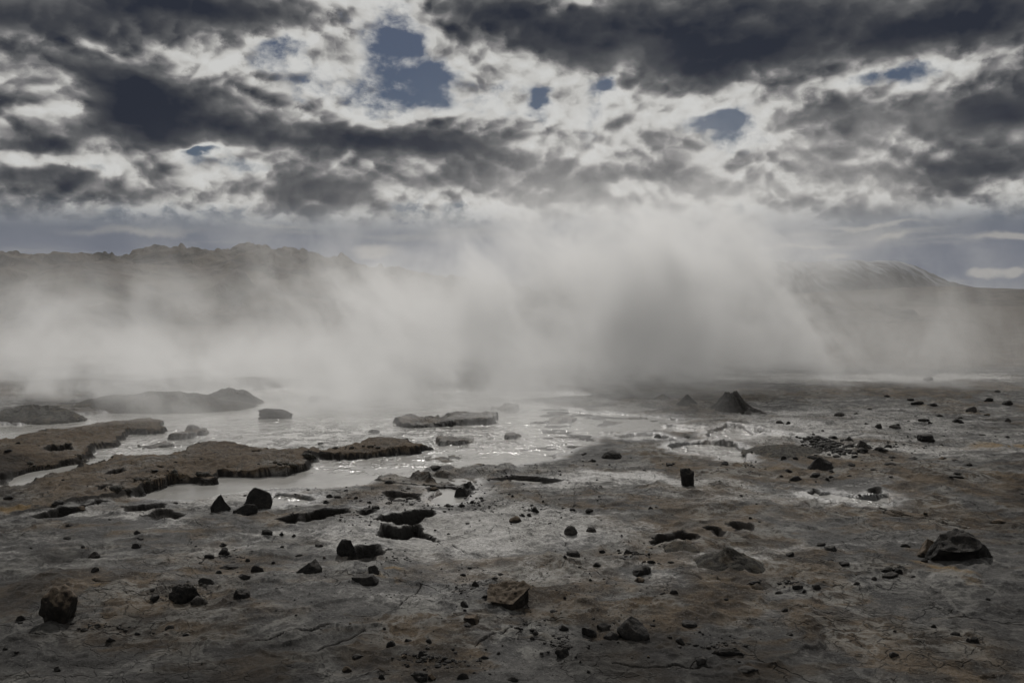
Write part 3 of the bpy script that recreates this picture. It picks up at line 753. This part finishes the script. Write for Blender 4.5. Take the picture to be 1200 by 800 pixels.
# named stones of their own look: u, foot v, width, height, kind, material, label, extra
BIG = [
    (62, 729, 44, 46, 'boulder', 't', 'tallest stone, a rounded dark boulder with tan dusted shoulder at the lower left', {'sub': 5, 'depth': .9, 'seed': 5}),
    (596, 713, 53, 30, 'boulder', 't', 'flat tan-topped boulder with straight dark front standing alone in the lower middle', {'sub': 5, 'depth': .85, 'seed': 12, 'flat': .30}),
    (1134, 657, 82, 38, 'boulder', 'k', 'largest dark craggy boulder at the right, its long shadow below it', {'sub': 5, 'depth': .7, 'seed': 31, 'flat': .55}),
    (1092, 652, 32, 21, 'round', 't', 'rounded dusty boulder leaning on the left end of the largest craggy boulder at the right', {'sub': 4, 'depth': .8, 'seed': 33}),
    (744, 750, 40, 27, 'wedge', 'k', 'big black peaked rock at the right end of the group near the bottom', {'sub': 4, 'depth': .8, 'seed': 14}),
    (691, 746, 19, 12, 'clod', 'k', 'black clod at the left end of the group by the big black peaked rock', {'sub': 4}),
    (708, 739, 16, 9, 'round', 'k', 'small black stone at the back of the group by the big black peaked rock', {}),
    (717, 750, 19, 10, 'angular', 'k', 'low black block just left of the big black peaked rock', {}),
    (806, 570, 17, 23, 'block', 'k', 'upright black block standing alone on pale wet mud', {'sub': 4, 'depth': .6, 'seed': 8, 'flat': .7}),
    (298, 597, 37, 27, 'angular', 'k', 'largest black angular rock of the trio at the edge of the round pool', {'sub': 4, 'depth': .7, 'seed': 21}),
    (256, 600, 25, 22, 'wedge', 'k', 'pointed black rock, leftmost of the trio beside the round pool', {'sub': 4, 'depth': .7, 'seed': 22}),
    (284, 603, 32, 13, 'angular', 'k', 'low black rock in front of the trio beside the round pool', {'sub': 4, 'depth': .7, 'seed': 23}),
    (965, 550, 32, 16, 'wedge', 'k', 'black wedge shaped rock in front of the dark rubble right of centre', {'sub': 4, 'depth': .7, 'seed': 18}),
    (1089, 518, 19, 10, 'block', 'k', 'squarish black rock alone on grey flat at the middle right', {'sub': 4, 'seed': 9}),
    (1014, 526, 20, 11, 'angular', 'g', 'grey angular stone just right of the dark rubble heap', {'sub': 4}),
    (718, 537, 26, 10, 'cone', 'k', 'smooth dark hump on the brown flat behind the upright black block', {'sub': 4, 'depth': .9}),
    (210, 708, 38, 26, 'clod', 'k', 'big rough dark clod of mud with crumbs on its right side', {'sub': 5, 'seed': 41}),
    (230, 709, 24, 12, 'clod', 'g', 'brownish crumbly clod touching the big rough dark clod', {'sub': 4}),
    (179, 705, 11, 8, 'block', 'k', 'small dark block just left of the big rough dark clod', {}),
    (239, 686, 20, 10, 'round', 'k', 'dark oval stone just behind the big rough dark clod', {}),
    (281, 703, 22, 14, 'clod', 'k', 'ragged dark clod to the right of the big rough clod', {'sub': 4}),
    (361, 673, 30, 18, 'angular', 'k', 'twin lobed angular black stone left of the muddy vent rubble', {'sub': 4, 'seed': 44}),
    (405, 652, 24, 20, 'angular', 'k', 'sharp edged dark stone with pale left face above the twin lobed stone', {'sub': 4, 'seed': 47}),
    (302, 670, 12, 9, 'clod', 'k', 'small black clod left of the twin lobed angular stone', {}),
    (426, 685, 32, 12, 'slab', 'k', 'flat dark slab lying on the muddy rubble left of the yellow stain', {'sub': 4}),
    (437, 672, 14, 10, 'angular', 'k', 'dark stone on the muddy rubble just above the flat slab', {}),
    (552, 731, 21, 11, 'slab', 't', 'thin dusty slab lying left of the flat tan-topped boulder', {'sub': 4}),
    (547, 735, 12, 6, 'clod', 'k', 'small dark clod under the front of the thin dusty slab', {}),
    (753, 674, 24, 13, 'angular', 'k', 'broad black stone right of centre with a reddish stone at its foot', {'sub': 4}),
    (750, 682, 12, 6, 'round', 't', 'small reddish stone at the foot of the broad black stone', {}),
    (672, 653, 17, 8, 'slab', 'k', 'flat black stone on the low ridge left of the crescent pit', {}),
    (669, 627, 18, 11, 'cone', 'g', 'grey rounded hump on the pale centre of the mud field', {'sub': 4}),
    (693, 624, 13, 7, 'cone', 'g', 'fainter small grey hump right of the grey rounded hump', {}),
    (236, 778, 3, 2, 'round', 'k', 'tiny dark stone alone at the lower left', {}),
    (659, 771, 18, 12, 'clod', 'k', 'rough black clod below left of the group near the bottom', {'sub': 4}),
    (854, 768, 38, 10, 'clod', 'k', 'long low ridge of dark clods near the bottom right of centre', {'sub': 4, 'depth': .4}),
    (823, 782, 13, 8, 'round', 'k', 'dark oval stone below the long low ridge of clods', {}),
    (798, 751, 12, 8, 'round', 'k', 'dark round stone left of the long low ridge of clods', {}),
    (809, 734, 20, 7, 'clod', 'k', 'flat broken clod above the long low ridge of clods', {}),
    (488, 797, 26, 11, 'clod', 'k', 'big black clod cut by the bottom edge of the picture', {'sub': 4}),
    (976, 647, 18, 7, 'slab', 'k', 'flat oval dark stone left of the largest craggy boulder', {}),
    (992, 664, 14, 5, 'round', 'k', 'second flat dark stone left of the largest craggy boulder, nearer the camera', {}),
    (509, 552, 18, 6, 'round', 'k', 'black stone lying on the crust ledge in the middle of the lake', {}),
    (436, 508, 17, 5, 'clod', 'k', 'little black rock standing in the glittering water', {}),
    (1140, 482, 14, 8, 'angular', 'g', 'dark angular rock farthest right on the back flat', {}),
    (1125, 496, 13, 6, 'angular', 'k', 'dark rock on the back flat, just left of a bigger angular one', {}),
    (1090, 446, 12, 5, 'angular', 'g', 'lone grey rock on the pale strip at the far edge of the flat', {}),
    (986, 488, 14, 5, 'cone', 'g', 'pale grey hump on the flat right of the crater topped cone', {}),
    (772, 514, 11, 6, 'round', 'k', 'black stone in the shallow water below the light cone', {}),
    (322, 491, 40, 13, 'block', 'g', 'flat topped grey rock rising from the steaming water at the left', {'sub': 4, 'depth': .5, 'seed': 52}),
    (372, 470, 24, 6, 'block', 'g', 'faint low rock in the steam behind the lake', {}),
    (8, 530, 9, 5, 'round', 'k', 'dark stone on the brown crust at the left edge', {}),
]
for u, vb, w, h, kind, mat, label, ex in BIG:
    o = place('stone', u, vb, w, h, kind, mat, **ex)
    tag(o, label, 'clod' if kind == 'clod' else ('boulder' if w > 40 else 'stone'), G)

# cones of dried mud
mcone, t, o = newmat('dark_mud_cone')
P = pos(t); a_ = noise(t, P, 14.0, 7, .7)
cc = mix(t, a_.ss(.35, .65), (.008, .007, .006), (.032, .028, .024))
principled(t, o, cc, .85, bump(t, a_, 1.0, .05), .3)
mhum, t, o = newmat('stony_mud_hummock')
P = pos(t); a_ = noise(t, P, 18.0, 7, .75); b_ = noise(t, P, 4.0, 3, .6)
cc = mix(t, a_.ss(.35, .62), (.009, .008, .007), (.065, .060, .050))
cc = mix(t, b_.ss(.5, .65) * .5, cc, (.09, .07, .045))
principled(t, o, cc, .9, bump(t, a_, 1.0, .06), .25)


def cone(name, u, vb, w, h, mat, label, crater=0.0, power=1.4, rough=.12, seed=0, depth=.8, cat='mud cone', z=None):
    zz = .03
    for _ in range(3):
        x, y = gp(u, vb, zz); zz = hz(x, y)
    if z is not None: zz = z
    s = y / F; W = w * s / 2; Hh = h * s
    nr, na = 44, 96
    r = np.linspace(0, 1, nr)[:, None]; a = np.linspace(0, 2 * np.pi, na, endpoint=False)[None]
    lob = 1 + (fbm3(np.stack([np.cos(a[0]) * 1.4 + seed, np.sin(a[0]) * 1.4, np.full(na, seed * 1.1)], 1), 3, seed) - .5)[None] * .55
    X = r * np.cos(a) * W * lob; Y_ = r * np.sin(a) * W * depth * lob
    det = (fbm(X * 5 / max(W, .2) + seed, Y_ * 5 / max(W, .2), 5, 300 + seed, .62) - .5)
    rr = np.clip(r + det * .22 * np.minimum(r * 3, 1), 0, 1)
    if crater:
        prof_ = np.minimum(1.0, np.clip(1 - (rr - crater) / (1 - crater), 0, 1) ** power) - .12 * (1 - sstep(rr, 0, crater))
        prof_ = prof_ + (.05 * np.sin(a * 2 + 1.2) + .05 * np.sin(a * 5 + seed)) * np.exp(-((rr - crater) / .12) ** 2)
    else:
        prof_ = (1 - np.sqrt(rr * rr + .004)).clip(0, 1) ** power
    rg = np.abs(np.sin(a * 5 + det * 8 + seed))
    Z = prof_ * Hh * (1 - rg * .14 * (r * (1 - r) * 4)) + det * rough * Hh * np.sqrt(np.clip(1 - r, 0, 1))
    if cat == 'mound': Z = Z * (.55 + .95 * fbm(X * 2.0 / max(W, .2) + seed, Y_ * 1.6 / max(W, .2), 4, 340 + seed, .45))
    Z = Z - .03 * r ** 3
    V = np.stack([X.ravel(), Y_.ravel(), Z.ravel()], 1)
    i = np.arange(nr * na).reshape(nr, na)
    q = np.stack([i[:-1].ravel(), i[1:].ravel(), np.roll(i, -1, 1)[1:].ravel(), np.roll(i, -1, 1)[:-1].ravel()], 1)
    o = mesh_from(name, V, q, mat)
    o.location = (x, y + W * depth * .75, zz - .01)
    tag(o, label, cat)
    return o


cone('mud_cone', 864, 485, 104, 24, mcone, 'black mud cone with a broken open crater top, biggest of the cones', crater=.13, power=3.0, seed=4, rough=.6)
cone('mud_cone', 807, 473, 28, 12, mcone, 'plain pointed dark mud cone left of the crater topped one', power=1.1, seed=5)
cone('mud_cone', 778, 470, 28, 7, mhum, 'low light grey mud cone leftmost in the row of cones', power=1.0, seed=7)
cone('mud_cone', 847, 470, 14, 6, mhum, 'faint little grey mud cone between the pointed cone and the crater topped one', power=1.1, seed=8)
cone('mud_mound', 860, 668, 92, 21, mhum, 'broad stony mud hummock beside two dark little pools', power=1.0, seed=11, rough=.55, cat='mound')
cone('mud_mound', 800, 644, 60, 7, mhum, 'low crumbly mound rising behind the crescent shaped pit', power=.9, seed=13, rough=.4, cat='mound')
cone('mud_mound', 934, 533, 110, 9, mhum, 'low grey mound under the dark rubble right of centre', power=.9, seed=15, rough=.3, cat='mound')

cone('mud_mound', 165, 480, 250, 21, mhum, 'long low mound in thin steam behind the left end of the lake', power=.75, seed=17, rough=.5, cat='mound', depth=.5, z=0.0)
cone('mud_mound', 262, 477, 90, 18, mhum, 'small hazy mound where the long low one runs down into the lake', power=.75, seed=18, rough=.5, cat='mound', depth=.6, z=0.0)
cone('mud_mound', 22, 494, 130, 22, mhum, 'dark rounded mound in the steam at the left edge', power=.7, seed=19, rough=.5, cat='mound', depth=.6, z=0.0)

# ------------------------------------------------------------------ smaller stones one can still count
SMALL = [(22, 727, 11, 7), (98, 739, 9, 4), (114, 733, 7, 4), (128, 735, 5, 3), (128, 751, 12, 6), (160, 744, 8, 4), (197, 738, 12, 6), (217, 745, 8, 4), (66, 786, 10, 6), (5, 763, 6, 4), (18, 765, 6, 3),
         (108, 654, 15, 8), (96, 642, 6, 4), (160, 626, 8, 5), (163, 632, 8, 3), (160, 640, 13, 6), (110, 670, 9, 6), (77, 632, 10, 4), (260, 640, 10, 5), (262, 650, 14, 9), (245, 654, 14, 5), (266, 667, 24, 6), (256, 672, 8, 4), (290, 658, 6, 4), (298, 670, 10, 9), (285, 678, 16, 6),
         (312, 629, 14, 7), (329, 627, 6, 4), (344, 629, 5, 3), (330, 642, 5, 3), (320, 660, 5, 3), (350, 652, 9, 3), (323, 691, 6, 4), (372, 640, 8, 3), (374, 641, 9, 4),
         (506, 630, 5, 3), (550, 666, 6, 3), (542, 675, 8, 4), (587, 674, 8, 3), (580, 681, 8, 4), (557, 687, 9, 8), (544, 711, 10, 8), (545, 716, 5, 3),
         (458, 758, 12, 9), (478, 752, 9, 5), (502, 753, 8, 6), (494, 770, 9, 8), (473, 770, 8, 4), (467, 774, 5, 3), (420, 771, 18, 5), (406, 788, 12, 8), (477, 780, 6, 4), (447, 796, 9, 8), (506, 797, 10, 8), (543, 796, 16, 9), (568, 772, 10, 5), (584, 766, 5, 3), (569, 761, 4, 3), (410, 732, 4, 3), (450, 738, 5, 2),
         (662, 654, 5, 4), (700, 664, 10, 6), (706, 647, 8, 4), (736, 649, 10, 6), (729, 655, 10, 3), (725, 646, 5, 3), (755, 659, 5, 3), (764, 661, 10, 5), (788, 660, 6, 3),
         (834, 654, 8, 5), (828, 654, 5, 3), (825, 662, 5, 3), (790, 696, 11, 6), (777, 696, 7, 3), (885, 684, 15, 4), (851, 703, 7, 3), (692, 680, 4, 3), (708, 679, 4, 2), (662, 698, 4, 3), (649, 718, 10, 4),
         (662, 739, 10, 7), (628, 743, 8, 5), (624, 749, 6, 4), (675, 771, 4, 3), (680, 776, 3, 3), (690, 788, 5, 3), (878, 787, 26, 6), (867, 776, 4, 2), (600, 798, 16, 6), (820, 741, 5, 3), (760, 770, 4, 3), (690, 757, 4, 2),
         (975, 658, 8, 3), (927, 652, 10, 6), (963, 640, 12, 4), (1062, 640, 14, 4), (1084, 659, 8, 5), (1045, 676, 22, 6), (1040, 670, 12, 6), (1054, 672, 12, 7), (1057, 665, 8, 3), (1025, 679, 7, 4), (1005, 685, 8, 4), (1003, 674, 4, 2), (958, 689, 10, 6), (936, 690, 14, 6), (943, 694, 6, 4), (914, 696, 12, 4), (920, 714, 8, 4),
         (1121, 744, 12, 5), (1143, 753, 12, 8), (1135, 752, 5, 5), (1095, 735, 7, 5), (1049, 768, 12, 6), (926, 745, 9, 4), (1159, 703, 6, 3), (1049, 740, 4, 2), (1172, 613, 18, 5), (1028, 664, 6, 2),
         (1069, 468, 10, 3), (1077, 475, 16, 4), (1095, 476, 14, 4), (1182, 493, 8, 5), (914, 497, 10, 4), (924, 497, 6, 4), (1030, 501, 8, 5), (1050, 503, 14, 4), (1053, 499, 6, 3), (1085, 494, 14, 4), (1091, 497, 6, 4), (1103, 488, 10, 3), (1126, 490, 8, 2), (1158, 488, 8, 3), (1181, 513, 8, 3), (1152, 510, 8, 2),
         (978, 514, 12, 4), (996, 517, 10, 6), (1035, 530, 18, 6), (1042, 525, 10, 5), (1011, 531, 6, 4), (1046, 536, 8, 3), (1072, 538, 12, 3), (953, 538, 12, 5), (919, 538, 7, 4), (933, 538, 7, 4), (1000, 546, 10, 4), (957, 558, 14, 5), (975, 554, 7, 4), (975, 560, 6, 3), (925, 553, 10, 4), (934, 563, 16, 6), (916, 559, 5, 3), (970, 562, 5, 3),
         (1106, 538, 10, 3), (1120, 541, 8, 2), (1136, 546, 8, 3), (1124, 555, 10, 3), (1122, 560, 16, 3), (1045, 546, 14, 4), (996, 557, 6, 2), (1085, 603, 5, 3), (1025, 551, 8, 2), (1002, 536, 8, 3), (880, 608, 5, 3), (1040, 465, 7, 3), (1020, 480, 6, 2), (1066, 455, 8, 2), (1004, 485, 5, 2), (1016, 497, 5, 2), (1160, 470, 12, 5), (1183, 474, 14, 6), (1170, 460, 8, 3), (1115, 560, 6, 2),
         (834, 516, 10, 4), (694, 541, 10, 4), (685, 533, 8, 3), (806, 513, 8, 3), (850, 545, 9, 4), (785, 545, 8, 3), (763, 597, 6, 4), (691, 600, 10, 5), (671, 598, 7, 3), (660, 596, 4, 2), (627, 601, 10, 7), (620, 603, 6, 4), (613, 605, 5, 4), (604, 612, 15, 8), (640, 592, 5, 2), (645, 613, 6, 2),
         (541, 594, 8, 4), (553, 590, 5, 4), (562, 594, 5, 4), (525, 594, 12, 4), (538, 580, 6, 2), (455, 567, 12, 5), (386, 582, 8, 4), (395, 584, 10, 4), (382, 590, 8, 4), (417, 584, 5, 3), (405, 575, 5, 2), (432, 590, 6, 3), (478, 573, 6, 2), (440, 599, 10, 4), (466, 590, 16, 5), (480, 586, 12, 4), (490, 582, 6, 3), (430, 606, 14, 6), (508, 576, 12, 6),
         (133, 537, 9, 5), (183, 538, 10, 5), (186, 547, 10, 3), (181, 552, 10, 3), (73, 564, 5, 3), (40, 568, 5, 3), (8, 585, 14, 4), (65, 592, 15, 5), (94, 599, 10, 5), (80, 615, 8, 3), (205, 542, 5, 2), (235, 542, 6, 2), (300, 529, 12, 3), (253, 531, 6, 2), (340, 530, 5, 2), (375, 521, 8, 3), (20, 520, 6, 3), (205, 590, 6, 2), (128, 609, 5, 2), (70, 605, 5, 2), (380, 655, 4, 2), (35, 641, 5, 2)]
LAND = [((62, 700), 'the tall boulder at the lower left'), ((210, 698), 'the big rough dark clod'), ((596, 700), 'the flat tan boulder'), ((1125, 642), 'the largest craggy boulder'), ((742, 738), 'the peaked black rock'),
        ((806, 560), 'the upright black block'), ((290, 590), 'the trio of black rocks'), ((475, 613), 'the leaf shaped dark pit'), ((866, 475), 'the crater topped cone'), ((860, 650), 'the broad stony hummock'), ((965, 540), 'the black wedge shaped rock'),
        ((1089, 512), 'the squarish black rock'), ((361, 664), 'the twin lobed angular stone'), ((753, 668), 'the broad black stone'), ((854, 762), 'the long clod ridge'), ((488, 790), 'the black clod at the bottom edge'),
        ((66, 524), 'the round hole in the brown crust'), ((75, 607), 'the crescent shaped dark pool'), ((509, 549), 'the stone on the crust ledge'), ((718, 532), 'the smooth dark hump'), ((462, 695), 'the yellow stain'), ((1000, 588), 'the glinting little pool'), ((1140, 478), 'the angular rock farthest right'), ((669, 622), 'the grey rounded hump'), ((1088, 677), 'the orange stain'), ((250, 535), 'the brown crust tongue')]
ORD = ['', 'second ', 'third ', 'fourth ', 'fifth ', 'sixth ', 'seventh ', 'eighth ', 'ninth ', 'tenth ', 'eleventh ', 'twelfth ']
near = {}
for i, (u, v, w, h) in enumerate(SMALL):
    (lu, lv), nm = min(LAND, key=lambda L: math.hypot(L[0][0] - u, (L[0][1] - v) * 2.0))
    du, dv = u - lu, (v - lv) * 2.2
    d_ = ('right of' if du > 0 else 'left of') if abs(du) > abs(dv) else ('in front of' if dv > 0 else 'behind')
    near.setdefault((nm, d_), []).append((math.hypot(du, dv), i))
LABEL = {}
for (nm, d_), L in near.items():
    for k, (_, i) in enumerate(sorted(L)):
        w, h = SMALL[i][2:]
        size = 'tiny' if w < 7 else ('small' if w < 12 else 'fist sized')
        if h < w * .36: size += ' flat'
        nth = 'nearest' if k == 0 else ORD[min(k, 11)] + 'nearest'
        LABEL[i] = f'{size} dark stone, {nth} {d_} {nm}'
rs = np.random.default_rng(4)
for i, (u, v, w, h) in enumerate(SMALL):
    kind = ['angular', 'clod', 'round', 'angular', 'clod'][int(rs.integers(5))]
    if h < w * .36: kind = 'clod'
    far_ = v < 520
    o = place('stone', u, v, w, h, kind, 'g' if (far_ and rs.random() < .35) else ('t' if rs.random() < .12 else 'k'), sub=3 if w > 7 else 2, depth=.7)
    tag(o, LABEL[i], 'stone', G)

# ------------------------------------------------------------------ rubble and grit: far too many crumbs to count
def crumbs(name, spots, total, smin, smax, mat, seed, low=.008):
    rng = np.random.default_rng(seed)
    v0, f0 = ico(1)
    pts = []
    for u, v, ru, rv, wgt in spots:
        n = int(total * wgt)
        for _ in range(n):
            a, r = rng.uniform(0, 6.283), (rng.uniform(0, 1) ** .5 if total > 4000 else abs(rng.normal()) * .55)
            uu_, vv_ = u + math.cos(a) * r * ru, v + math.sin(a) * r * rv
            if vv_ < 440: continue
            x, y = gp(uu_, vv_, .04); pts.append((x, y, rng.uniform(0, 1) ** 6.0))
    pts = np.array(pts)
    hh = hzn(pts[:, 0], pts[:, 1])
    keep = hh > low; pts = pts[keep]; hh = hh[keep]
    n = len(pts)
    size = smin + (smax - smin) * pts[:, 2]
    sc = size[:, None] * rng.uniform(.6, 1.3, (n, 3)); sc[:, 2] *= .6
    ang = rng.uniform(0, 6.28, n)
    jit = 1 + rng.uniform(-.28, .28, (n, len(v0), 1))
    V = v0[None] * jit * sc[:, None, :]
    ca, sa = np.cos(ang)[:, None], np.sin(ang)[:, None]
    Vx = V[..., 0] * ca - V[..., 1] * sa; Vy = V[..., 0] * sa + V[..., 1] * ca
    V = np.stack([Vx + pts[:, 0:1], Vy + pts[:, 1:2], V[..., 2] + hh[:, None] + sc[:, 2:3] * .15], 2).reshape(-1, 3)
    Fq = (f0[None] + (np.arange(n) * len(v0))[:, None, None]).reshape(-1, 3)
    o = mesh_from(name, V, Fq, mat, smooth=False)
    return o


wide = [(600, 700, 760, 110, 1.0)]
o = crumbs('grit', wide, 4000, .0025, .010, mr, 71); tag(o, 'fine dark grit scattered across the whole foreground mud', 'grit', kind='stuff')
o = crumbs('gravel', [(600, 560, 700, 70, .35), (1040, 520, 220, 70, .35), (560, 590, 130, 30, .15), (880, 545, 60, 22, .06), (470, 588, 60, 14, .09)], 3000, .004, .026, mr, 72)
tag(o, 'dark gravel strewn over the middle ground around the pools', 'gravel', kind='stuff')
cl = [(500, 785, 90, 16, .16), (215, 703, 50, 12, .12), (460, 660, 30, 16, .06), (660, 765, 40, 20, .10), (735, 745, 50, 18, .06), (268, 655, 40, 16, .08), (745, 655, 50, 18, .10), (930, 692, 40, 8, .05), (1048, 672, 22, 8, .06),
      (850, 762, 40, 12, .05), (620, 740, 60, 30, .06), (545, 695, 40, 30, .04), (125, 745, 90, 12, .05), (400, 610, 70, 14, .08), (620, 600, 24, 10, .05), (470, 588, 40, 12, .08)]
o = crumbs('crumbled_mud', cl, 2300, .003, .022, mr, 73); tag(o, 'black crumbs of broken mud lying in patches around the bigger stones', 'crumbs', kind='stuff')
edge = [(362, 538, 8, 2, .1), (335, 551, 22, 2, .16), (285, 559, 26, 2, .12), (245, 560, 14, 2, .1), (205, 563, 22, 2, .14), (172, 571, 20, 3, .12), (138, 582, 18, 3, .1), (95, 537, 16, 2, .08), (50, 548, 22, 2, .08), (430, 530, 60, 2, .1), (520, 566, 30, 2, .06), (530, 499, 50, 1.5, .08)]
o = crumbs('broken_crust', edge, 210, .015, .075, mhum, 75, low=-1); tag(o, 'broken crumbs of crust fallen along the edges of the brown mud shelves', 'rubble', kind='stuff')
o = crumbs('rubble', [(972, 527, 30, 10, .55), (955, 522, 22, 7, .25), (985, 531, 22, 6, .2)], 230, .03, .085, mr, 74); tag(o, 'heap of loose black rubble on the low mound right of centre', 'rubble', kind='stuff')

# ------------------------------------------------------------------ steam
ms, t, o = newmat('steam')
P = pos(t); x_, y_, z_ = sep(t, P)
#  plume envelopes: centre x, half width, height of the thick part, fade height, amount
ENV = [(3.0, 5.5, 2.4, 4.3, 1.0), (-3.5, 4.5, 1.6, 3.8, .60), (-13.0, 9.0, .3, 4.6, .26), (9.3, 2.6, .6, 3.6, .62), (1.5, 4.5, 3.5, 6.5, .14), (6.0, 4.5, 4.5, 5.5, .11), (-8.0, 7.0, 2.0, 6.0, .08), (14.0, 5.0, 1.0, 5.0, .05)]
wx = noise(t, P, .20, 3, .55) - .5
xw = x_ + wx * 7.0 - z_ * .30
env = None
for cx, w, hh, fh, a in ENV:
    g = (((xw - cx) * (1 / w)).sq() * -1.0).exp() * (1.0 - z_.ss(hh, hh + fh)) * a
    env = g if env is None else env.m('MAXIMUM', g)
yenv = y_.ss(18.5, 23.0) * (1.0 - y_.ss(34.0, 39.0))
n1 = noise(t, comb(t, x_ + z_ * .22, y_ * .8 + 11.0, z_ * .95), .37, 6, .64, .8)
low = (1.0 - z_.ss(.2, 1.9)) * y_.ss(12.0, 20.0) * (1.0 - y_.ss(22.0, 29.0)) * (1.0 - x_.ss(1.0, 4.8)) * .95
dens = env * yenv * ((n1 - .46) * 11.0).m('MAXIMUM', 0.14) * .50 + low * ((n1 - .45) * 5.0).m('MAXIMUM', 0.0)
pvn = t.nodes.new('ShaderNodeVolumePrincipled')
pvn.inputs['Color'].default_value = (.93, .93, .925, 1); pvn.inputs['Anisotropy'].default_value = .35
t.links.new(dens.v, pvn.inputs['Density'])
t.links.new(pvn.outputs[0], o.inputs['Volume'])
ms.cycles.volume_sampling = 'MULTIPLE_IMPORTANCE' if hasattr(ms, 'cycles') else None
ms.cycles.volume_step_rate = .5

sx = np.linspace(-32, 24, 70); sy = np.linspace(12.0, 39.5, 40)
SX, SY = np.meshgrid(sx, sy)
topz = np.zeros_like(SX)
for cx, w, hh, fh, a in ENV:
    topz = np.maximum(topz, (hh + fh) * np.exp(-np.clip(np.abs(SX - cx - 1.0) - w * 1.3, 0, None) ** 2 / 9))
topz = np.where(SY < 19, 1.95, np.minimum(topz, 1.95 + (SY - 19) * 2.6)) * (1 - .0 * SX)
edge = np.minimum(np.minimum((SX + 32) / 3, (24 - SX) / 3), np.minimum((SY - 12.0) / 3, (39.5 - SY) / 3)).clip(0, 1)
topz = np.maximum(topz * np.sqrt(edge), .12)
botz = np.full_like(SX, -.3)
r, c = SX.shape
V = np.concatenate([np.stack([SX.ravel(), SY.ravel(), topz.ravel()], 1), np.stack([SX.ravel(), SY.ravel(), botz.ravel()], 1)])
gq = grid_quads(r, c)
i = np.arange(r * c).reshape(r, c); N = r * c
sides = []
for e, flip in ((i[0, :], 0), (i[-1, :], 1), (i[:, 0], 1), (i[:, -1], 0)):
    s_ = np.stack([e[:-1], e[1:], e[1:] + N, e[:-1] + N], 1); sides.append(s_[:, ::-1] if flip else s_)
qs = np.concatenate([gq[:, ::-1], gq + N] + sides)
if True:
    steam = mesh_from('steam', V, qs, None, smooth=False)
    bm = bmesh.new(); bm.from_mesh(steam.data); bmesh.ops.recalc_face_normals(bm, faces=bm.faces); bm.to_mesh(steam.data); bm.free()
    steam.data.materials.append(ms)
    tag(steam, 'white steam drifting across the mud lake and up in front of the hills', 'steam', kind='stuff')
